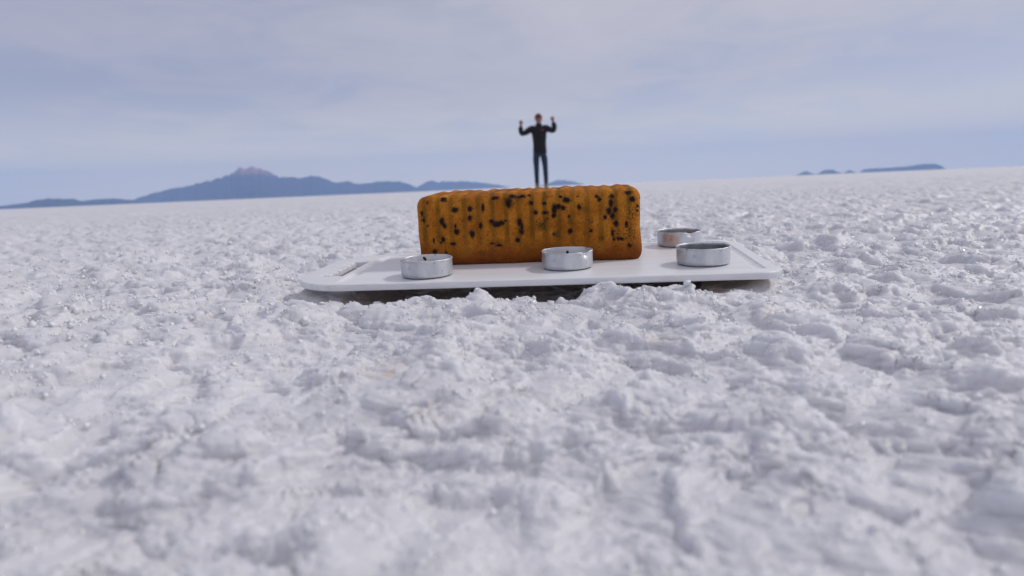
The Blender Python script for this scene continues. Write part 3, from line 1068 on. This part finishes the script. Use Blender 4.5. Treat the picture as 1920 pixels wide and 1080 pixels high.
def ellipsoid(bm, c, r, seg=24, rot=None):
    m = Matrix.Translation(c) @ (rot or Matrix()) @ Matrix.Diagonal((*r, 1))
    bmesh.ops.create_uvsphere(bm, u_segments=seg, v_segments=seg // 2, radius=1, matrix=m)


def remesh(me, name, voxel, smooth_it=3):
    bm = bmesh.new(); bm.from_mesh(me)
    bmesh.ops.remove_doubles(bm, verts=bm.verts, dist=1e-6)
    bmesh.ops.recalc_face_normals(bm, faces=bm.faces)
    bm.to_mesh(me); bm.free()
    o = bpy.data.objects.new(name, me)
    COL.objects.link(o)
    md = o.modifiers.new('rm', 'REMESH')
    md.mode = 'VOXEL'; md.voxel_size = voxel; md.use_smooth_shade = True
    if smooth_it:
        s = o.modifiers.new('sm', 'SMOOTH'); s.iterations = smooth_it; s.factor = 0.5
    res = eval_mesh(o, name)
    drop(o)
    # keep the one outer surface, not specks left inside it
    bm = bmesh.new(); bm.from_mesh(res)
    seen, isles = set(), []
    for v in bm.verts:
        if v in seen: continue
        seen.add(v); st = [v]; isle = []
        while st:
            a = st.pop(); isle.append(a)
            for e in a.link_edges:
                b = e.other_vert(a)
                if b not in seen:
                    seen.add(b); st.append(b)
        isles.append(isle)
    isles.sort(key=len)
    for isle in isles[:-1]:
        if len(isle) < 200:
            bmesh.ops.delete(bm, geom=isle, context='VERTS')
    bm.to_mesh(res); bm.free()
    return res


def chain(path):
    return [(i, i + 1) for i in range(len(path) - 1)]


ARM = {  # shoulder, elbow, wrist, knuckles: one arm each side as in the photograph
    -1: [(-0.17, 0.0, 1.455), (-0.31, -0.02, 1.365), (-0.425, -0.03, 1.315), (-0.440, -0.05, 1.41), (-0.432, -0.075, 1.535), (-0.425, -0.085, 1.60)],
    1: [(0.15, 0.0, 1.465), (0.26, -0.02, 1.40), (0.350, -0.03, 1.37), (0.362, -0.05, 1.46), (0.325, -0.075, 1.60), (0.312, -0.085, 1.665)]}
LEG = {-1: [(-0.085, 0, 0.90), (-0.092, -0.005, 0.72), (-0.088, -0.02, 0.50), (-0.086, 0.01, 0.32), (-0.082, 0.02, 0.09)],
       1: [(0.085, 0, 0.90), (0.108, -0.005, 0.72), (0.122, -0.02, 0.50), (0.130, 0.01, 0.32), (0.134, 0.02, 0.09)]}
HEAD = Vector((-0.012, -0.02, 1.655))


def make_person():
    M_SKIN = plain('skin', (0.27, 0.125, 0.09), 0.6)
    M_JACKET = plain('black_jacket', (0.006, 0.006, 0.010), 0.8, nscale=40, var=0.35)
    M_JEANS = plain('dark_jeans', (0.016, 0.028, 0.062), 0.85, nscale=60, var=0.35)
    M_CAP = plain('maroon_wool', (0.17, 0.028, 0.040), 0.9, nscale=90, var=0.25)
    M_SHOE = plain('tan_suede', (0.30, 0.19, 0.09), 0.85, nscale=60, var=0.2)
    M_SOLE = plain('shoe_sole', (0.10, 0.07, 0.05), 0.8)
    M_DARK = plain('dark_eye', (0.02, 0.015, 0.012), 0.3)
    M_LIP = plain('lips', (0.30, 0.11, 0.10), 0.5)
    M_LOGO = plain('red_badge', (0.35, 0.05, 0.07), 0.6)
    # body: pelvis root, spine, neck, arms with hands, legs with feet
    bm = bmesh.new()
    bm.from_mesh(loft([(0, 0, 0.84, 0.10, 0.07), (0, 0, 0.90, 0.135, 0.085), (0, 0, 1.0, 0.130, 0.085), (0, 0, 1.10, 0.120, 0.080),
                       (0, 0, 1.28, 0.140, 0.090), (0, 0, 1.40, 0.150, 0.085), (-0.004, 0, 1.46, 0.120, 0.070),
                       (-0.007, -0.005, 1.50, 0.060, 0.055), (-0.010, -0.008, 1.54, 0.052, 0.052), (-0.012, -0.01, 1.60, 0.050, 0.052)]))
    for sgn in (-1, 1):
        a = [(sgn * 0.09, 0.0, 1.45)] + ARM[sgn]
        bm.from_mesh(skin_mesh('arm', a, chain(a), [0.05, 0.054, 0.046, 0.043, 0.041, 0.028, 0.034], 0, 2))
        foot = LEG[sgn][-1]
        l = [(sgn * 0.07, 0, 0.97)] + LEG[sgn] + [(foot[0] + sgn * 0.012, -0.06, 0.045), (foot[0] + sgn * 0.022, -0.15, 0.030)]
        bm.from_mesh(skin_mesh('leg', l, chain(l), [0.05, 0.055, 0.064, 0.052, 0.050, 0.036, 0.036, 0.026], 0, 2))
    # head with jaw, nose and ears
    ellipsoid(bm, HEAD + Vector((0, 0.012, 0.035)), (0.074, 0.094, 0.090))
    ellipsoid(bm, HEAD + Vector((0, -0.018, -0.045)), (0.056, 0.070, 0.066))
    ellipsoid(bm, HEAD + Vector((0, -0.070, -0.088)), (0.024, 0.020, 0.018))
    ellipsoid(bm, HEAD + Vector((0, -0.092, -0.022)), (0.013, 0.022, 0.016))
    ellipsoid(bm, HEAD + Vector((0, -0.086, 0.004)), (0.009, 0.014, 0.026))
    ellipsoid(bm, HEAD + Vector((0, -0.070, 0.026)), (0.046, 0.016, 0.010))
    for sgn in (-1, 1):
        ellipsoid(bm, HEAD + Vector((sgn * 0.076, 0.012, -0.012)), (0.012, 0.022, 0.034))
        # fists: palm, four curled fingers and a thumb lying across them
        wv, kv = Vector(ARM[sgn][4]), Vector(ARM[sgn][5])
        up = (kv - wv).normalized()
        fwd = (Vector((0, -1, 0)) - up * up.dot(Vector((0, -1, 0)))).normalized()
        sdv = up.cross(fwd)
        rot = Matrix((sdv, fwd, up)).transposed().to_4x4()
        ellipsoid(bm, wv + up * 0.052, (0.046, 0.023, 0.058), rot=rot)
        for k, (ln, o) in enumerate(((0.036, -0.030), (0.042, -0.010), (0.040, 0.010), (0.032, 0.029))):
            base = wv + up * (0.080 - abs(o) * 0.35) + sdv * o
            p1 = base + up * ln * 0.35 + fwd * ln * 0.45
            p2 = p1 + fwd * ln * 0.45 - up * ln * 0.75
            p3 = p2 - fwd * ln * 0.55 - up * ln * 0.35
            fm = skin_mesh('finger', [tuple(base), tuple(p1), tuple(p2), tuple(p3)], [(0, 1), (1, 2), (2, 3)],
                           [0.0105, 0.0100, 0.0092, 0.0082], 0, 1)
            bm.from_mesh(fm)
        t0 = wv + up * 0.035 - sdv * sgn * 0.034
        t1 = t0 + up * 0.030 + fwd * 0.022 - sdv * sgn * 0.006
        t2 = t1 + up * 0.012 + fwd * 0.020 + sdv * sgn * 0.024
        t3 = t2 + sdv * sgn * 0.020 + up * 0.004
        bm.from_mesh(skin_mesh('thumb', [tuple(t0), tuple(t1), tuple(t2), tuple(t3)], [(0, 1), (1, 2), (2, 3)],
                               [0.013, 0.012, 0.011, 0.009], 0, 1))
    raw = bpy.data.meshes.new('person')
    bm.to_mesh(raw); bm.free()
    body = link('person', remesh(raw, 'person', 0.0065, 2), M_SKIN)
    # jacket: torso, sleeves to the wrist, high collar
    bm = bmesh.new()
    bm.from_mesh(loft([(0.002, 0.002, 0.865, 0.160, 0.115), (0.003, 0.002, 0.90, 0.166, 0.120), (0.002, 0, 1.00, 0.158, 0.116),
                       (0, 0, 1.12, 0.156, 0.114), (-0.003, 0, 1.27, 0.172, 0.120), (-0.005, 0, 1.38, 0.184, 0.116),
                       (-0.006, 0, 1.44, 0.172, 0.104), (-0.006, -0.002, 1.485, 0.120, 0.088), (-0.008, -0.004, 1.515, 0.078, 0.076),
                       (-0.010, -0.006, 1.565, 0.070, 0.074)]))
    for sgn in (-1, 1):
        a = ARM[sgn]
        l = [(sgn * 0.09, 0, 1.43)] + a[:4] + [tuple(Vector(a[3]).lerp(Vector(a[4]), 0.88))]
        bm.from_mesh(skin_mesh('sleeve', l, chain(l), [0.084, 0.094, 0.080, 0.076, 0.070, 0.054], 0, 2))
    jm = bpy.data.meshes.new('jacket'); bm.to_mesh(jm); bm.free()
    jk = link('jacket', remesh(jm, 'jacket', 0.009, 2), M_JACKET, body)
    bm = bmesh.new()
    bmesh.ops.create_cube(bm, size=1, matrix=Matrix.Translation((0.075, -0.128, 1.395)) @ Matrix.Rotation(0.15, 4, 'Z') @ Matrix.Diagonal((0.055, 0.010, 0.022, 1)))
    bmesh.ops.bevel(bm, geom=bm.edges, offset=0.003, segments=2, affect='EDGES')
    lm = bpy.data.meshes.new('badge'); bm.to_mesh(lm); bm.free()
    link('badge', lm, M_LOGO, jk)
    # jeans
    bm = bmesh.new()
    bm.from_mesh(loft([(0, 0, 0.80, 0.075, 0.075), (0, 0, 0.83, 0.130, 0.098), (0, 0.002, 0.88, 0.152, 0.108), (0, 0.002, 0.99, 0.146, 0.104)]))
    for sgn in (-1, 1):
        l = LEG[sgn]
        p = [(l[0][0] * 0.85, 0.004, 0.90), (l[0][0], 0.004, 0.82)] + l[1:4] + [(l[4][0], 0.018, 0.10)]
        bm.from_mesh(skin_mesh('trouser_leg', p, chain(p), [0.070, 0.090, 0.084, 0.066, 0.062, 0.050], 0, 2))
    jm = bpy.data.meshes.new('jeans'); bm.to_mesh(jm); bm.free()
    link('jeans', remesh(jm, 'jeans', 0.008, 2), M_JEANS, body)
    # knitted cap: a dome pulled down to the brow with a turned-up brim
    bm = bmesh.new()
    ellipsoid(bm, HEAD + Vector((0, 0.016, 0.046)), (0.086, 0.104, 0.092), 32)
    bmesh.ops.bisect_plane(bm, geom=bm.verts[:] + bm.edges[:] + bm.faces[:], plane_co=HEAD + Vector((0, 0, 0.036)),
                           plane_no=(0, -0.12, 1), clear_inner=True)
    edges = [e for e in bm.edges if e.is_boundary]
    r_ = bmesh.ops.extrude_edge_only(bm, edges=edges)
    for vt in [g for g in r_['geom'] if isinstance(g, bmesh.types.BMVert)]:
        vt.co = vt.co + (vt.co - (HEAD + Vector((0, 0.016, vt.co.z - HEAD.z)))).normalized() * 0.007 + Vector((0, 0, -0.004))
    edges = [e for e in bm.edges if e.is_boundary]
    r_ = bmesh.ops.extrude_edge_only(bm, edges=edges)
    for vt in [g for g in r_['geom'] if isinstance(g, bmesh.types.BMVert)]:
        vt.co += Vector((0, 0, 0.034))
    cm = bpy.data.meshes.new('cap'); bm.to_mesh(cm); bm.free()
    cap = link('cap', cm, M_CAP, body)
    so = cap.modifiers.new('thick', 'SOLIDIFY'); so.thickness = 0.004
    cap.modifiers.new('sub', 'SUBSURF').levels = 1
    # shoes
    for sgn in (-1, 1):
        f = LEG[sgn][-1]
        bm = bmesh.new()
        rot = Matrix.Rotation(sgn * 0.16, 4, 'Z')
        c = Vector((f[0], 0, 0))
        ellipsoid(bm, c + rot @ Vector((0, -0.105, 0.040)), (0.052, 0.095, 0.040), rot=rot)
        ellipsoid(bm, c + rot @ Vector((0, 0.005, 0.062)), (0.049, 0.070, 0.068), rot=rot)
        ellipsoid(bm, c + rot @ Vector((0, 0.018, 0.115)), (0.053, 0.056, 0.035), rot=rot)
        raw = bpy.data.meshes.new('shoe'); bm.to_mesh(raw); bm.free()
        sh = link('shoe', remesh(raw, 'shoe', 0.006, 3), M_SHOE, body)
        bm = bmesh.new()
        ellipsoid(bm, c + rot @ Vector((0, -0.060, 0.012)), (0.055, 0.145, 0.018), rot=rot)
        sm = bpy.data.meshes.new('sole'); bm.to_mesh(sm); bm.free()
        link('sole', sm, M_SOLE, sh)
    # face
    for sgn in (-1, 1):
        bm = bmesh.new()
        ellipsoid(bm, HEAD + Vector((sgn * 0.030, -0.077, 0.010)), (0.012, 0.007, 0.006), 12)
        em = bpy.data.meshes.new('eye'); bm.to_mesh(em); bm.free()
        link('eye', em, M_DARK, body)
    bm = bmesh.new()
    ellipsoid(bm, HEAD + Vector((0, -0.084, -0.055)), (0.024, 0.008, 0.007), 12)
    mm = bpy.data.meshes.new('mouth'); bm.to_mesh(mm); bm.free()
    link('mouth', mm, M_LIP, body)
    return body


person = make_person()
_d = pix_dir(1013.5, 345)
PD = 16.55
px_, py_ = _d[0] * PD, _d[1] * PD
gz = float(ground_height(np.array([px_]), np.array([py_]), np.array([0.05]))[0][0])
person.location = (px_, py_, gz + 0.002)
person.rotation_euler = (0, math.radians(0.6), math.radians(-2))
tag(person, 'person in black jacket, dark jeans and maroon cap raising both fists, standing beyond the cake', 'person')

# ------------------------------------------------------------------ the air
bm = bmesh.new()
bmesh.ops.create_cube(bm, size=1, matrix=Matrix.Translation((0, 0, 1099)) @ Matrix.Diagonal((90000, 90000, 2200, 1)))
hm = bpy.data.meshes.new('haze'); bm.to_mesh(hm); bm.free()
M_HAZE = bpy.data.materials.new('haze'); M_HAZE.use_nodes = True
ht = M_HAZE.node_tree
ht.nodes.clear()
ho = ht.nodes.new('ShaderNodeOutputMaterial')
hv = ht.nodes.new('ShaderNodeVolumePrincipled')
hv.inputs['Color'].default_value = (0.42, 0.61, 1.0, 1)
hv.inputs['Density'].default_value = 2.75e-5
ht.links.new(hv.outputs[0], ho.inputs['Volume'])
tag(link('haze', hm, M_HAZE, smooth=False), 'thin blue air over the salt flat', 'haze', kind='stuff')
